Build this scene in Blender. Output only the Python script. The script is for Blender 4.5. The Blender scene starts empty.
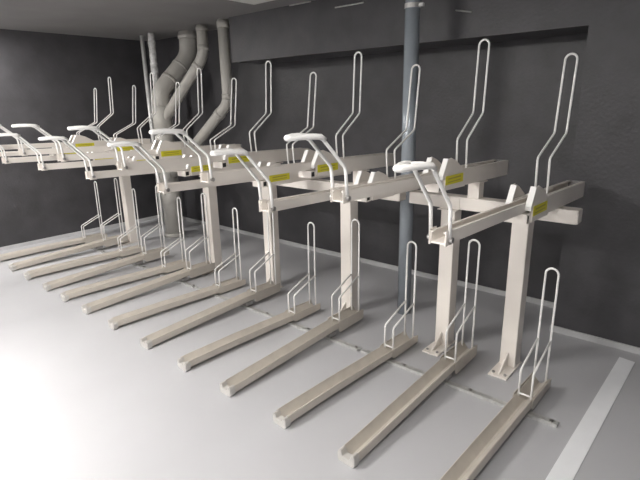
import bpy, bmesh, math, random
from mathutils import Vector, Matrix
random.seed(7)
S = bpy.context.scene
COL = S.collection

# ------------------------------------------------------------------ materials
def new_mat(name, rgb, rough=0.5, metal=0.0, spec=0.5, vary=0.0, scale=8.0, bump=0.0, bscale=60.0, rgb2=None):
    m = bpy.data.materials.new(name); m.use_nodes = True
    nt = m.node_tree; b = nt.nodes['Principled BSDF']
    b.inputs['Roughness'].default_value = rough
    b.inputs['Metallic'].default_value = metal
    b.inputs['Specular IOR Level'].default_value = spec
    tc = nt.nodes.new('ShaderNodeTexCoord')
    n = nt.nodes.new('ShaderNodeTexNoise'); n.inputs['Scale'].default_value = scale
    n.inputs['Detail'].default_value = 6.0
    nt.links.new(tc.outputs['Object'], n.inputs['Vector'])
    r = nt.nodes.new('ShaderNodeValToRGB')
    c2 = rgb2 or tuple(c * (1 - vary) for c in rgb)
    r.color_ramp.elements[0].position = 0.3; r.color_ramp.elements[0].color = (*c2, 1)
    r.color_ramp.elements[1].position = 0.7; r.color_ramp.elements[1].color = (*rgb, 1)
    nt.links.new(n.outputs['Fac'], r.inputs['Fac'])
    nt.links.new(r.outputs['Color'], b.inputs['Base Color'])
    if bump:
        n2 = nt.nodes.new('ShaderNodeTexNoise'); n2.inputs['Scale'].default_value = bscale
        n2.inputs['Detail'].default_value = 4
        nt.links.new(tc.outputs['Object'], n2.inputs['Vector'])
        bp = nt.nodes.new('ShaderNodeBump'); bp.inputs['Strength'].default_value = bump
        bp.inputs['Distance'].default_value = 0.01
        nt.links.new(n2.outputs['Fac'], bp.inputs['Height'])
        nt.links.new(bp.outputs['Normal'], b.inputs['Normal'])
    return m

M = {}
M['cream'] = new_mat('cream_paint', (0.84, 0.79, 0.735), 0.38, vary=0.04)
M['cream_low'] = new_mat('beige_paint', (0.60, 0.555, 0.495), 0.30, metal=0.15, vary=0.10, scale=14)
M['rod'] = new_mat('white_coated_wire', (0.93, 0.92, 0.90), 0.30, vary=0.03)
M['grip'] = new_mat('white_rubber', (0.90, 0.89, 0.87), 0.45, vary=0.03)
M['galv'] = new_mat('galvanised_steel', (0.60, 0.60, 0.585), 0.30, metal=0.4, vary=0.25, scale=30)
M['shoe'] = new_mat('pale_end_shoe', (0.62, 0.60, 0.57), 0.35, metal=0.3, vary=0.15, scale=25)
M['wall_pale'] = new_mat('pale_wall', (0.30, 0.30, 0.31), 0.6, vary=0.05)
M['bolt'] = new_mat('bolt_steel', (0.45, 0.44, 0.43), 0.3, metal=0.9, vary=0.2)
M['tube_shade'] = new_mat('black_tube_shade', (0.02, 0.02, 0.02), 0.7, vary=0.1)  # near-black, painted as the shade inside the catch tube
M['endcap'] = new_mat('grey_end_plastic', (0.30, 0.29, 0.29), 0.5, vary=0.1)
M['wall'] = new_mat('charcoal_wall', (0.074, 0.072, 0.078), 0.45, vary=0.28, scale=5, bump=0.25, bscale=45)
M['ceil'] = new_mat('grey_ceiling', (0.28, 0.272, 0.272), 0.6, vary=0.15, scale=2, bump=0.1)
M['floor'] = new_mat('grey_epoxy_floor', (0.475, 0.475, 0.492), 0.42, spec=0.35, vary=0.07, scale=1.3, bump=0.04, bscale=25)
M['base'] = new_mat('grey_skirting', (0.55, 0.55, 0.56), 0.45, vary=0.08)
M['line'] = new_mat('white_line_paint', (0.86, 0.87, 0.89), 0.45, vary=0.04)
M['pvc'] = new_mat('grey_pvc', (0.52, 0.505, 0.47), 0.42, vary=0.06)
M['pole'] = new_mat('bluegrey_gloss_pole', (0.36, 0.40, 0.44), 0.18, metal=0.15, vary=0.05)
M['panel'] = new_mat('offwhite_panel', (0.82, 0.82, 0.78), 0.5, vary=0.03)
M['housing'] = new_mat('lamp_housing', (0.75, 0.75, 0.75), 0.5, vary=0.02)

def foil_mat():
    m = new_mat('crinkled_foil', (0.97, 0.97, 0.97), 0.25, metal=0.2, vary=0.45, scale=22, bump=1.0, bscale=70)  # near-white base and dark patches imitate glints and shading of the crinkles
    return m
M['foil'] = foil_mat()
M['conduit'] = new_mat('bright_zinc', (0.88, 0.88, 0.87), 0.28, metal=0.2, vary=0.1)

def sticker_mat():
    m = bpy.data.materials.new('yellow_notice'); m.use_nodes = True
    nt = m.node_tree; b = nt.nodes['Principled BSDF']; b.inputs['Roughness'].default_value = 0.4
    tc = nt.nodes.new('ShaderNodeTexCoord'); sp = nt.nodes.new('ShaderNodeSeparateXYZ')
    nt.links.new(tc.outputs['Generated'], sp.inputs['Vector'])
    def band(sock, lo, hi):
        a = nt.nodes.new('ShaderNodeMath'); a.operation = 'GREATER_THAN'; a.inputs[1].default_value = lo
        c = nt.nodes.new('ShaderNodeMath'); c.operation = 'LESS_THAN'; c.inputs[1].default_value = hi
        nt.links.new(sock, a.inputs[0]); nt.links.new(sock, c.inputs[0])
        k = nt.nodes.new('ShaderNodeMath'); k.operation = 'MULTIPLY'
        nt.links.new(a.outputs[0], k.inputs[0]); nt.links.new(c.outputs[0], k.inputs[1]); return k.outputs[0]
    z1 = band(sp.outputs['Z'], 0.58, 0.72); z2 = band(sp.outputs['Z'], 0.26, 0.36); yb = band(sp.outputs['Y'], 0.14, 0.86)
    ad = nt.nodes.new('ShaderNodeMath'); ad.operation = 'ADD'
    nt.links.new(z1, ad.inputs[0]); nt.links.new(z2, ad.inputs[1])
    ml = nt.nodes.new('ShaderNodeMath'); ml.operation = 'MULTIPLY'
    nt.links.new(ad.outputs[0], ml.inputs[0]); nt.links.new(yb, ml.inputs[1])
    mx = nt.nodes.new('ShaderNodeMix'); mx.data_type = 'RGBA'
    mx.inputs['A'].default_value = (0.72, 0.66, 0.03, 1); mx.inputs['B'].default_value = (0.42, 0.37, 0.05, 1)
    nt.links.new(ml.outputs[0], mx.inputs['Factor']); nt.links.new(mx.outputs['Result'], b.inputs['Base Color'])
    return m
M['sticker'] = sticker_mat()

def emit_mat(name, rgb, st):
    m = bpy.data.materials.new(name); m.use_nodes = True
    nt = m.node_tree; b = nt.nodes['Principled BSDF']
    b.inputs['Base Color'].default_value = (0.9, 0.9, 0.9, 1)
    b.inputs['Emission Color'].default_value = (*rgb, 1); b.inputs['Emission Strength'].default_value = st
    return m
M['lamp'] = emit_mat('lit_diffuser', (1.0, 0.97, 0.93), 32.0)
M['lamp_bright'] = emit_mat('bright_diffuser', (1.0, 0.97, 0.93), 64.0)
M['lamp_dim'] = emit_mat('dim_diffuser', (1.0, 0.97, 0.93), 17.0)

# ------------------------------------------------------------------ helpers
def tag(o, label=None, cat=None, group=None, kind=None):
    if label: o['label'] = label
    if cat: o['category'] = cat
    if group: o['group'] = group
    if kind: o['kind'] = kind
    return o
def thing(name, loc, label, cat, group=None, rotz=0.0):
    o = bpy.data.objects.new(name, None); COL.objects.link(o)
    o.empty_display_size = 0.1
    o.location = loc; o.rotation_euler = (0, 0, rotz)
    return tag(o, label, cat, group)
def build(name, bm, mat, parent=None, smooth=False, bevel=0.0):
    bmesh.ops.recalc_face_normals(bm, faces=bm.faces[:])
    me = bpy.data.meshes.new(name); bm.to_mesh(me); bm.free()
    me.materials.append(mat)
    if smooth:
        for p in me.polygons: p.use_smooth = True
    o = bpy.data.objects.new(name, me); COL.objects.link(o)
    if parent: o.parent = parent
    if bevel:
        b = o.modifiers.new('bevel', 'BEVEL'); b.width = bevel; b.segments = 2; b.limit_method = 'ANGLE'
        b.angle_limit = math.radians(40)
    return o
def box(bm, x0, x1, y0, y1, z0, z1):
    v = [bm.verts.new((x, y, z)) for x in (x0, x1) for y in (y0, y1) for z in (z0, z1)]
    for f in ((0,1,3,2),(4,6,7,5),(0,4,5,1),(2,3,7,6),(0,2,6,4),(1,5,7,3)):
        bm.faces.new([v[i] for i in f])
def extrude_y(bm, prof, stations):
    """prof: list of (x,z); stations: list of (y, dz)"""
    rings = [[bm.verts.new((x, y, z + dz)) for x, z in prof] for y, dz in stations]
    n = len(prof)
    for a, b in zip(rings, rings[1:]):
        for i in range(n):
            bm.faces.new((a[i], a[(i+1) % n], b[(i+1) % n], b[i]))
    bm.faces.new(rings[0][::-1]); bm.faces.new(rings[-1])
def extrude_x(bm, prof, x0, x1):
    """prof: list of (y,z)"""
    a = [bm.verts.new((x0, y, z)) for y, z in prof]; b = [bm.verts.new((x1, y, z)) for y, z in prof]
    n = len(prof)
    for i in range(n): bm.faces.new((a[i], a[(i+1) % n], b[(i+1) % n], b[i]))
    bm.faces.new(a[::-1]); bm.faces.new(b)
def tube(bm, path, r, seg=10, radii=None):
    P = [Vector(p) for p in path]; n = len(P)
    T = []
    for i in range(n):
        a = (P[i] - P[i-1]).normalized() if i else (P[1] - P[0]).normalized()
        b = (P[i+1] - P[i]).normalized() if i < n-1 else a
        T.append((a + b).normalized())
    up = Vector((1, 0, 0))
    if abs(T[0].dot(up)) > 0.9: up = Vector((0, 1, 0))
    N = (up - T[0] * up.dot(T[0])).normalized()
    rings = []
    for i in range(n):
        if i:
            q = T[i-1].rotation_difference(T[i]); N = (q @ N); N = (N - T[i] * N.dot(T[i])).normalized()
        B = T[i].cross(N)
        a = (P[i] - P[i-1]).normalized() if i else T[i]
        rr = (radii[i] if radii else r)
        c = max(0.6, T[i].dot(a))
        ring = []
        for k in range(seg):
            t = 2 * math.pi * k / seg
            ring.append(bm.verts.new(P[i] + (N * math.cos(t) + B * math.sin(t)) * rr))
        rings.append(ring)
    for a, b in zip(rings, rings[1:]):
        for k in range(seg): bm.faces.new((a[k], a[(k+1) % seg], b[(k+1) % seg], b[k]))
    bm.faces.new(rings[0][::-1]); bm.faces.new(rings[-1])
def fillet(path, rad=0.02, k=4):
    P = [Vector(p) for p in path]; out = [P[0]]
    for i in range(1, len(P)-1):
        a = (P[i-1] - P[i]); b = (P[i+1] - P[i])
        d = min(rad, a.length * .45, b.length * .45)
        p0 = P[i] + a.normalized() * d; p2 = P[i] + b.normalized() * d
        for j in range(k+1):
            t = j / k; out.append(p0 * (1-t)**2 + P[i] * 2*t*(1-t) + p2 * t*t)
    out.append(P[-1]); return out
def disc_x(bm, x0, x1, y, z, r, seg=12):
    a = [bm.verts.new((x0, y + r*math.cos(2*math.pi*k/seg), z + r*math.sin(2*math.pi*k/seg))) for k in range(seg)]
    b = [bm.verts.new((x1, y + r*math.cos(2*math.pi*k/seg), z + r*math.sin(2*math.pi*k/seg))) for k in range(seg)]
    for k in range(seg): bm.faces.new((a[k], a[(k+1) % seg], b[(k+1) % seg], b[k]))
    bm.faces.new(a[::-1]); bm.faces.new(b)
def disc_z(bm, x, y, z0, z1, r, seg=12):
    a = [bm.verts.new((x + r*math.cos(2*math.pi*k/seg), y + r*math.sin(2*math.pi*k/seg), z0)) for k in range(seg)]
    b = [bm.verts.new((x + r*math.cos(2*math.pi*k/seg), y + r*math.sin(2*math.pi*k/seg), z1)) for k in range(seg)]
    for k in range(seg): bm.faces.new((a[k], a[(k+1) % seg], b[(k+1) % seg], b[k]))
    bm.faces.new(a[::-1]); bm.faces.new(b)
def copy_tree(o, parent=None):
    c = o.copy(); COL.objects.link(c)
    if parent: c.parent = parent
    for ch in list(o.children): copy_tree(ch, c)
    return c
def loop_path(low, w):
    """low: list of (y,z) going up one side; returns mirrored path with a round top of half width w"""
    path = [Vector((-w, y, z)) for y, z in low[:-1]]
    path = fillet(path + [Vector((-w, low[-1][0], low[-1][1] - w))], 0.015, 3)
    ty, tz = low[-1]
    arc = [Vector((-w*math.cos(t), ty, tz - w + w*math.sin(t))) for t in [math.pi*k/10 for k in range(1, 10)]]
    right = [Vector((-p.x, p.y, p.z)) for p in path[::-1]]
    return path + arc + right

# ------------------------------------------------------------------ setting
XL, XR, YF, YW, YP, ZC = -5.86, 2.6, -4.6, 2.46, 2.02, 2.52
XP = -0.12
def struct(name, bm, mat, **k):
    return tag(build(name, bm, mat, **k), kind='structure')
b = bmesh.new(); box(b, XL-.15, XR+.15, YF-.15, YW+.3, -.1, 0); struct('floor', b, M['floor'])
b = bmesh.new(); box(b, XL-.15, XR+.15, YF-.15, YW+.3, ZC, ZC+.1); struct('ceiling', b, M['ceil'])
b = bmesh.new(); box(b, XL-.15, XR+.15, YW, YW+.15, 0, ZC)
box(b, XP, XR, YP, YW, 0, ZC)                       # the wall steps forward at the right
struct('wall_back', b, M['wall'])
b = bmesh.new(); box(b, -3.56, XP, YP, YW, 2.075, ZC); struct('trim_1', b, M['wall'])
b = bmesh.new(); box(b, XL-.15, XL, YF-.15, YW, 0, ZC); struct('wall_left', b, M['wall'])
b = bmesh.new(); box(b, XR, XR+.15, YF-.15, YW, 0, ZC); struct('wall_right', b, M['wall_pale'])
b = bmesh.new(); box(b, XL, XR, YF-.15, YF, 0, ZC); struct('wall_front', b, M['wall_pale'])
BH = .045
b = bmesh.new(); box(b, XL+.012, XP-.012, YW-.012, YW, 0, BH); box(b, XP-.012, XR, YP-.012, YP, 0, BH)
box(b, XP-.012, XP, YP, YW, 0, BH); struct('baseboard_back', b, M['base'])
b = bmesh.new(); box(b, XL, XL+.012, YF, YW-.012, 0, BH); struct('baseboard_left', b, M['base'])

# painted floor line
b = bmesh.new()
pts = [(.335, 1.885), (.425, 1.88), (.425, -1.2), (.255, -1.2)]
pts = [(.338, 1.89), (.424, 1.875), (.455, -1.3), (.255, -1.3)]
pts = [(.338, 1.89), (.428, 1.875), (.428-.022*3.1, -1.3), (.338-.024*3.1, -1.3)]
v0 = [b.verts.new((x, y, .0005)) for x, y in pts]; v1 = [b.verts.new((x, y, .003)) for x, y in pts]
b.faces.new(v0[::-1]); b.faces.new(v1)
for i in range(4): b.faces.new((v0[i], v0[(i+1) % 4], v1[(i+1) % 4], v1[i]))
tag(build('floor_line', b, M['line']), 'white painted bay line on the grey floor at the right of the racks', 'floor marking')

# ------------------------------------------------------------------ rails
XI = [.015, -.445, -.892, -1.347, -1.79, -2.253, -2.738, -3.192, -3.62, -4.016, -4.502, -4.931, -5.389]
ORD = ['nearest', 'second', 'third', 'fourth', 'fifth', 'sixth', 'seventh', 'eighth', 'ninth', 'tenth', 'eleventh', 'twelfth', 'last']

def floor_prof(h=.056):
    # channel with battered sides, thin lips and a V shaped trough between them
    return [(-.036, 0), (.036, 0), (.049, .012), (.050, .018), (.046, h-.003), (.044, h), (.041, h), (.039, h-.004), (.006, .014), (-.006, .014),
            (-.039, h-.004), (-.041, h), (-.044, h), (-.046, h-.003), (-.050, .018), (-.049, .012)]
def make_floor_rail(raised):
    root = thing('floor_rail', (0, 0, 0), 'x', 'bike rail', 'floor rails of the lower tier')
    dz = .07 if raised else 0.0
    dy = .05 if raised else 0.0
    z0 = .019                                          # rests on the floor bar
    b = bmesh.new()
    if raised: st = [(0, .004), (.06, .006), (.93, .052), (1.265, .056)]
    else: st = [(0, .010), (.07, .013), (.4, z0), (1.205, z0)]
    extrude_y(b, floor_prof(), st)
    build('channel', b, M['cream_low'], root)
    # front end piece: shoe with two lugs
    b = bmesh.new()
    pr = [(-.053, .012), (-.042, 0), (.042, 0), (.053, .012), (.051, .050), (.042, .063), (.030, .061), (.020, .036), (-.020, .036), (-.030, .061), (-.042, .063), (-.051, .050)]
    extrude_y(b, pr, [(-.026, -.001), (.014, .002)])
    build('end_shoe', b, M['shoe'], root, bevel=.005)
    zt = (.056 if raised else z0) + .056
    W = .034
    zb = zt - .035
    y1, y2 = .95+dy, 1.182+dy
    b = bmesh.new()
    tube(b, loop_path([(y2, zb), (y2, zb+.3), (y2+.004, .750+dz)], W), .0062, 8)
    build('wheel_loop', b, M['rod'], root, smooth=True)
    for s in (-1, 1):
        b = bmesh.new()
        tube(b, fillet([(s*W, y1, zb), (s*W, y1, .222+dz), (s*W, y2-.004, .322+dz)], .014, 3), .0062, 8)
        build('brace', b, M['rod'], root, smooth=True)
    b = bmesh.new(); tube(b, [(-W, y1, zt+.004), (W, y1, zt+.004)], .0055, 8)
    build('tie_rod', b, M['rod'], root, smooth=True)
    for s in (-1, 1):
        b = bmesh.new()
        x0, x1 = (.050, .054) if s > 0 else (-.054, -.050)
        lo = .030 if raised else 0.014
        extrude_x(b, [(y1-.03, lo+.012), (y1-.01, lo), (y2+.02, lo+.012), (y2+.035, lo+.02), (y2+.035, zt+.004), (y1-.015, zt+.005), (y1-.03, zt-.004)], x0, x1)
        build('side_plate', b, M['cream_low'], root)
    if raised:
        b = bmesh.new(); box(b, -.042, .042, .878, .955, .019, .050)
        build('foot_block', b, M['bolt'], root, bevel=.004)
    return root

# upper rails -------------------------------------------------------------
def u_prof(w, h, t, lip):
    return [(-w, -h), (w, -h), (w, 0), (w-lip, 0), (w-lip, -.006), (w-t, -.006), (w-t, -h+.006), (-(w-t), -h+.006),
            (-(w-t), -.006), (-(w-lip), -.006), (-(w-lip), 0), (-w, 0)]
def make_upper_rail(high):
    root = thing('upper_rail', (0, 0, 0), 'x', 'bike rail', 'pull-out rails of the upper tier')
    z0, k, yend = (1.300, -.030, 1.76) if high else (1.200, -.036, 1.84)
    top = lambda y: z0 + k*y
    # narrow sliding channel
    b = bmesh.new()
    extrude_y(b, u_prof(.031, .047, .005, .011), [(0, top(0)), (1.45, top(1.45))])
    build('sliding_channel', b, M['cream'], root)
    # deeper fixed rear section
    b = bmesh.new()
    ys = .835
    extrude_y(b, u_prof(.051, .095, .005, .021), [(ys, top(ys)+.004), (yend, top(yend)+.004)])
    build('fixed_section', b, M['cream'], root)
    b = bmesh.new(); extrude_y(b, [(-.051, -.090), (.051, -.090), (.051, .001), (-.051, .001)], [(yend, top(yend)+.002), (yend+.02, top(yend)+.002)])
    build('end_cap', b, M['endcap'], root, bevel=.004)
    # two wheel guide plates
    for s in (-1, 1):
        b = bmesh.new()
        x0, x1 = (.054, .0615) if s > 0 else (-.0615, -.054)
        t = top(.95)
        extrude_x(b, [(.809, t-.030), (.809, t-.010), (.861, t+.076), (.898, t+.079), (.958, t+.058), (1.055, t+.004), (1.055, t-.030)], x0, x1)
        g = build('guide_plate', b, M['cream'], root, bevel=.002)
        b = bmesh.new()
        w0, w1 = (.033, .0615) if s > 0 else (-.0615, -.033)
        extrude_x(b, [(.804, t-.030), (.804, t-.009), (.856, t+.078), (.864, t+.078), (.812, t-.011), (.812, t-.030)], w0, w1)
        build('flange', b, M['rod'], g)
    b = bmesh.new(); t = top(.97)
    extrude_x(b, [(.835, t-.060), (1.045, t-.064), (1.045, t-.016), (.835, t-.012)], .0622, .0640)
    # the notice sits on a doubling plate below the guide
    build('notice_sticker', b, M['sticker'], root)
    b = bmesh.new(); extrude_x(b, [(.832, t-.088), (1.075, t-.096), (1.075, t-.006), (.832, t-.002)], .0512, .0622)
    build('doubling_plate', b, M['cream'], root)
    # wheel holder
    tt = top(1.13)
    W = .030
    b = bmesh.new()
    if high: lp = [(1.156, tt-.04), (1.142, tt+.162), (1.338, tt+.305), (1.360, tt+.712)]
    else: lp = [(1.145, tt-.04), (1.125, tt+.190), (1.372, tt+.303), (1.420, tt+.712)]
    tube(b, loop_path(lp, W), .0060, 8)
    build('wheel_loop', b, M['rod'], root, smooth=True)
    # pull handle: two legs and a tapering rubber grip
    gz = .228 if high else .252
    for s in (-1, 1):
        b = bmesh.new()
        tube(b, fillet([(s*.0375, .016, z0-.032), (s*.0375, .006, z0+.095), (s*.036, -.130, z0+gz-.010), (s*.034, -.150, z0+gz)], .016, 4), .0072, 8)
        build('handle_leg', b, M['rod'], root, smooth=True)
    b = bmesh.new()
    zg = z0 + gz
    half = [(-.038, -.122, zg-.012), (-.040, -.148, zg), (-.034, -.185, zg+.003), (-.021, -.235, zg+.004), (-.010, -.270, zg+.002)]
    arc = [(-.010*math.cos(t), -.270-.010*math.sin(t), zg+.002) for t in [math.pi*j/6 for j in range(1, 6)]]
    other = [(-x, y, z) for x, y, z in half[::-1]]
    n = len(half + arc + other)
    tube(b, half + arc + other, .013, 10, radii=[.010, .0115, .012, .012, .0115] + [.0115]*5 + [.0115, .012, .012, .0115, .010])
    tube(b, [(-.036, -.142, zg-.002), (0, -.136, zg), (.036, -.142, zg-.002)], .010, 10)
    extrude_y(b, [(-.016, -.006), (.016, -.006), (.016, .008), (-.016, .008)], [(-.252, zg+.002), (-.195, zg+.003)])
    build('handle_grip', b, M['grip'], root, smooth=True)
    for s in (-1, 1):
        b = bmesh.new()
        box(b, min(s*.031, s*.0335), max(s*.031, s*.0335), -.006, .045, z0-.051, z0+.006)
        e = build('handle_ear', b, M['cream'], root)
        b = bmesh.new()
        disc_x(b, s*.0335, s*.049, .018, z0-.030, .0105)
        build('bolt', b, M['bolt'], e)
    # square catch tube slung under the channel, open at both sides
    b = bmesh.new(); zc = top(.80) - .050
    for (ya, yb, za, zb) in ((.775, .825, -.007, 0), (.775, .825, -.046, -.039), (.775, .782, -.039, -.007), (.818, .825, -.039, -.007)):
        box(b, -.050, .056, ya, yb, zc+za, zc+zb)
    bmesh.ops.remove_doubles(b, verts=b.verts[:], dist=1e-5)
    ct = build('catch_tube', b, M['cream'], root)
    b = bmesh.new(); box(b, -.046, .051, .7825, .8175, zc-.0385, zc-.0075)
    build('shade_plug', b, M['tube_shade'], ct)  # added filler, its dark colour stands for shade in the hollow
    return root

protoL = {True: make_floor_rail(True), False: make_floor_rail(False)}
protoU = {True: make_upper_rail(True), False: make_upper_rail(False)}
used = set()
def use(kind, proto):
    if kind in used: return copy_tree(proto)
    used.add(kind); return proto
for i, x in enumerate(XI):
    odd = (i % 2 == 0)
    o = use(('L', odd), protoL[not odd])
    o.location = (x, 0, 0)
    o.rotation_euler = (0, 0, [-.03, -.018, -.055, -.012, -.055, -.012, -.08, -.012, -.08, -.012, -.07, -.012, -.03][i])
    where = {0: 'first floor rail from the right', 12: 'last floor rail before the left wall'}.get(i, ORD[i] + ' floor rail from the right')
    o['label'] = ('flat beige floor channel with wire holder, ' if odd else 'beige floor channel raised at its rear, ') + where
    u = use(('U', odd), protoU[not odd])
    u.location = (x - .054 - (.03 if i == 12 else 0), 0, 0)
    u.rotation_euler = (0, 0, (.006 if i == 10 else .022) if (odd and i >= 2) else 0)
    where = {0: 'nearest, first upper rail from the right', 12: 'last upper rail by the left wall'}.get(i, ORD[i] + ' upper rail from the right')
    u['label'] = ('cream lower-set pull-out rail with yellow sticker, ' if odd else 'cream higher-set pull-out rail with yellow sticker, ') + where

# ------------------------------------------------------------------ frames: beam, posts, risers
BT, BB, BY0, BY1 = 1.053, .972, 1.335, 1.425
def frame(x0, x1, posts, risers, label):
    cx = (x0 + x1)/2
    root = thing('rack_frame', (cx, 1.38, 0), label, 'bike rack', 'steel frames carrying the upper tier')
    def P(bm):                                         # shift to the root's space
        bmesh.ops.translate(bm, verts=bm.verts[:], vec=(-cx, -1.38, 0)); return bm
    b = bmesh.new(); box(b, x0, x1, BY0, BY1, BB, BT)
    build('beam', P(b), M['cream'], root, bevel=.005)
    for x in (x0, x1):
        b = bmesh.new(); s = -1 if x == x0 else 1
        box(b, min(x, x+s*.004), max(x, x+s*.004), BY0+.003, BY1-.003, BB+.003, BT-.003)
        build('beam_cap', P(b), M['cream'], root)
    for px in posts:
        b = bmesh.new(); box(b, px-.049, px+.049, 1.31, 1.41, .009, BB-.006)
        po = build('post', P(b), M['cream'], root, bevel=.006)
        b = bmesh.new(); box(b, px-.058, px+.058, 1.150, 1.42, 0, .010)
        build('base_plate', P(b), M['cream'], po, bevel=.002)
        b = bmesh.new(); extrude_x(b, [(1.175, .010), (1.31, .010), (1.31, .105)], px-.004, px+.004)
        build('gusset', P(b), M['cream'], po)
        for s in (-1, 1):
            b = bmesh.new(); disc_z(b, px+s*.036, 1.185, .010, .018, .009)
            build('anchor_bolt', P(b), M['bolt'], po)
        b = bmesh.new(); box(b, px-.065, px+.065, 1.29, 1.43, BB-.006, BB)
        box(b, px-.065, px+.065, BY0-.005, BY0, BB, BT-.006)
        build('clamp_plate', P(b), M['cream'], po)
    for rx in risers:
        b = bmesh.new(); box(b, rx-.036, rx+.036, 1.345, 1.415, BT, 1.158)
        box(b, rx-.05, rx+.05, 1.325, 1.435, 1.154, 1.1605)
        build('riser', P(b), M['cream'], root)
    return root
UX = [x - .054 for x in XI]
frame(-.945, .105, [-.186, -.645], [UX[1]], 'cream two-post steel frame with beam at the right end of the racks')
frame(-2.775, -1.03, [-1.485, -2.37], [UX[3], UX[5]], 'cream two-post steel frame in the middle of the row')
frame(-5.55, -2.80, [-3.235, -4.93], [UX[7], UX[9], UX[11]], 'cream two-post steel frame at the far left before the drain pipes')

# floor bars joining the lower rails
def floor_bar(x0, x1, label):
    root = thing('floor_bar', ((x0+x1)/2, .905, 0), label, 'floor bar', 'galvanised bars under the floor rails')
    cx = (x0+x1)/2
    b = bmesh.new()
    L = x1 - cx
    extrude_x(b, [(-.028, 0), (.028, 0), (.028, .004), (-.018, .004), (-.018, .018), (-.028, .018)], -L, L)
    build('angle_bar', b, M['galv'], root)
    n = max(1, int(round((x1-x0)/.46)))
    for j in range(n):
        xx = -L + .06 + j*.46
        if xx > L-.02: break
        b = bmesh.new(); disc_z(b, L-.035-j*.45, .008, .004, .013, .010)
        build('bolt', b, M['bolt'], root)
floor_bar(-1.02, .235, 'galvanised floor bar under the three nearest rails')
floor_bar(-2.93, -1.05, 'galvanised floor bar under the middle rails')
floor_bar(-5.5, -2.96, 'galvanised floor bar under the far left rails')

# ------------------------------------------------------------------ pipes and pole
def pipe_thing(name, label, cat, mat, segs, joints=(), collar_mat=None, base=None):
    """segs: list of (path, radius); joints: list of (p0, p1, r) collars"""
    root = thing(name, base or segs[0][0][0], label, cat)
    off = -Vector(root.location)
    for nm, path, r in segs_named(segs):
        b = bmesh.new(); tube(b, [Vector(p)+off for p in path], r, 24)
        o = build(nm, b, mat, root, smooth=False)
        for p in o.data.polygons: p.use_smooth = len(p.vertices) == 4
    for p0, p1, r in joints:
        b = bmesh.new(); tube(b, [Vector(p0)+off, Vector(p1)+off], r, 24)
        o = build('collar', b, collar_mat or mat, root)
        for p in o.data.polygons: p.use_smooth = len(p.vertices) == 4
    return root
def segs_named(segs):
    for s in segs: yield s[2] if len(s) > 2 else 'pipe', s[0], s[1]
def lerp(a, b, t): return tuple(p + (q-p)*t for p, q in zip(a, b))

# large drain: rises, jogs back, meets the ceiling
B0 = (-4.76, 1.86)
T0 = (-4.72, 2.30)
p = [(B0[0], B0[1], 0), (B0[0], B0[1], 1.62)]
e1 = fillet([(B0[0], B0[1], 1.60), (B0[0], B0[1], 1.80), (T0[0], T0[1], 2.24), (T0[0], T0[1], ZC)], .17, 6)
dv = (T0[0]-B0[0], T0[1]-B0[1], .44)
A = (-4.18, 2.12)
q1 = fillet([(B0[0]+.06, B0[1], 1.50), (A[0], A[1], 2.19), (A[0], A[1], ZC)], .12, 6)
Cc = (-3.72, 2.06)
q2 = fillet([(B0[0]+.05, B0[1]+.01, .80), (Cc[0], Cc[1], 1.66), (Cc[0], Cc[1], ZC)], .10, 6)
kA, kT = (B0[0], B0[1], 1.80), (T0[0], T0[1], 2.24)
dp = pipe_thing('drain_pipe', 'thick grey plastic drain pipe with double bend and two slanting branches to the ceiling', 'pipe', M['pvc'],
    [(p, .113, 'lower_pipe'), (e1, .107, 'bent_pipe'), (q1, .062, 'branch_pipe'), (q2, .060, 'branch_pipe')],
    [((B0[0], B0[1], 0), (B0[0], B0[1], .05), .123), ((B0[0], B0[1], .44), (B0[0], B0[1], .62), .120), ((B0[0], B0[1], 1.30), (B0[0], B0[1], 1.64), .1165),
     (lerp(kA, kT, .30), lerp(kA, kT, .36), .1115), (lerp(kA, kT, .66), lerp(kA, kT, .70), .1115),
     ((T0[0], T0[1], 2.44), (T0[0], T0[1], 2.49), .118),
     ((A[0], A[1], 2.25), (A[0], A[1], 2.31), .066), (lerp(q1[0], (A[0], A[1], 2.19), .82), lerp(q1[0], (A[0], A[1], 2.19), .88), .066), ((A[0], A[1], 2.46), (A[0], A[1], 2.50), .068),
     ((Cc[0], Cc[1], 1.70), (Cc[0], Cc[1], 1.76), .066), (lerp(q2[0], (Cc[0], Cc[1], 1.66), .84), lerp(q2[0], (Cc[0], Cc[1], 1.66), .88), .066), ((Cc[0], Cc[1], 2.44), (Cc[0], Cc[1], 2.50), .068)])
# galvanised conduit and foil wrapped pipe
pipe_thing('conduit_pipe', 'thin galvanised steel conduit from floor to ceiling, left of the foil pipe', 'pipe', M['conduit'],
    [([(-5.39, 2.07, 0), (-5.39, 2.07, ZC)], .026, 'tube')], [((-5.39, 2.07, 1.42), (-5.39, 2.07, 1.48), .031)])
root = thing('foil_pipe', (-5.10, 2.03, 0), 'crinkled silver foil wrapped pipe between the thin conduit and thick drain', 'pipe')
b = bmesh.new()
zs = [ZC*k/70 for k in range(71)]
tube(b, [(.006*math.sin(z*9), .006*math.cos(z*7), z) for z in zs], .042, 16, radii=[.044 + .006*random.uniform(-1, 1) for _ in zs])
build('foil_wrap', b, M['foil'], root, smooth=True)
# glossy pole
PX, PY = -1.14, 1.63
root = thing('support_pole', (PX, PY, 0), 'glossy blue-grey round pole standing from floor to ceiling behind the racks', 'pole')
b = bmesh.new(); tube(b, [(0, 0, 0), (0, 0, ZC)], .052, 28)
o = build('shaft', b, M['pole'], root)
for pl in o.data.polygons: pl.use_smooth = len(pl.vertices) == 4
b = bmesh.new(); tube(b, [(0, 0, 2.255), (0, 0, 2.285)], .0545, 28)
cl = build('pipe_clip', b, M['galv'], root)
b = bmesh.new(); box(b, .05, .085, -.012, .012, 2.26, 2.28); build('clip_screw', b, M['galv'], cl)

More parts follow.
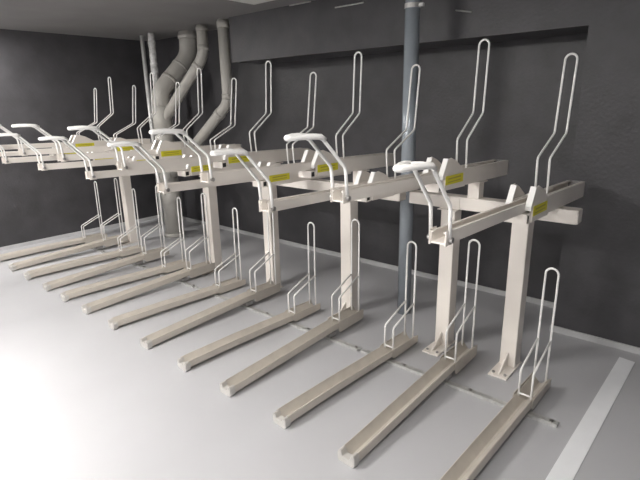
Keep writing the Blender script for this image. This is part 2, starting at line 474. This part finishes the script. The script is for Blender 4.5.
# ------------------------------------------------------------------ ceiling things
root = thing('ceiling_panel', (-2.16, 1.43, ZC), 'off-white flat panel on the ceiling, cut by the top edge of the photo', 'ceiling panel')
b = bmesh.new(); box(b, -.60, .60, -.22, .22, -.03, 0)
build('panel', b, M['panel'], root, bevel=.004)
def strip(p0, p1, label):
    root = thing('ceiling_rod', p0, label, 'ceiling rod', 'thin pale rods under the ceiling')
    d = Vector(p1) - Vector(p0)
    b = bmesh.new(); tube(b, [(0, 0, 0), tuple(d)], .006, 8)
    build('rod', b, M['galv'], root, smooth=True)
strip((-2.66, 2.0, 2.513), (-2.40, 2.0, 2.513), 'thin pale rod along the ceiling, nearest the off-white panel')
strip((-2.13, 2.012, 2.43), (-1.83, 2.012, 2.43), 'thin pale rod along the top of the ceiling beam, left of the pole')
strip((-1.01, 2.012, 2.27), (-.89, 2.012, 2.245), 'short pale rod slanting down on the ceiling beam, right of the pole')

def lamp(x, y, lx, ly, label, strength_mat='lamp'):  # lamps out of view, added where they suit the direction of the light
    root = thing('added_ceiling_lamp', (x, y, ZC), label, 'ceiling lamp', 'added ceiling lamps out of view')
    b = bmesh.new()
    box(b, -lx/2, lx/2, -ly/2, ly/2, -.03, 0)
    build('housing', b, M['housing'], root)
    b = bmesh.new(); box(b, -lx/2+.015, lx/2-.015, -ly/2+.015, ly/2-.015, -.045, -.031)
    build('diffuser', b, M[strength_mat], root)
lamp(-2.4, -2.0, .9, .2, 'added unseen long lit ceiling lamp in front of the middle rails', 'lamp_bright')
lamp(-5.35, -.25, .22, .8, 'added unseen short lit ceiling lamp beside the left wall')
lamp(-2.9, -3.4, 1.25, .22, 'added unseen long dim ceiling lamp far in front of the racks on the left', 'lamp_dim')
lamp(.45, -1.15, .5, .2, 'added unseen short lit ceiling lamp above the nearest rail')
lamp(-.9, -2.9, 1.25, .22, 'added unseen long dim ceiling lamp behind the camera', 'lamp_dim')

# ------------------------------------------------------------------ world, camera, view
w = bpy.data.worlds.new('World'); S.world = w; w.use_nodes = True
w.node_tree.nodes['Background'].inputs['Color'].default_value = (.5, .5, .5, 1)
w.node_tree.nodes['Background'].inputs['Strength'].default_value = 0.3
f_px, pitch, yaw, roll = 485.43, math.radians(15.87), math.radians(41.15), math.radians(-1.19)
fw = Vector((-math.sin(yaw)*math.cos(pitch), math.cos(yaw)*math.cos(pitch), -math.sin(pitch)))
rt = Vector((math.cos(yaw), math.sin(yaw), 0)); up = rt.cross(fw)
r2 = rt*math.cos(roll) + up*math.sin(roll); u2 = -rt*math.sin(roll) + up*math.cos(roll)
cam = bpy.data.cameras.new('camera'); co = bpy.data.objects.new('camera', cam); COL.objects.link(co)
mt = Matrix((r2, u2, -fw)).transposed().to_4x4(); mt.translation = Vector((.742, -1.536, 1.652))
co.matrix_world = mt
cam.sensor_fit = 'HORIZONTAL'; cam.sensor_width = 36; cam.lens = f_px/640*36; cam.clip_start = .02
S.camera = co
S.view_settings.view_transform = 'Standard'; S.view_settings.look = 'None'
S.view_settings.gamma = 1.0; S.view_settings.use_curve_mapping = False
S.view_settings.exposure = 2.05
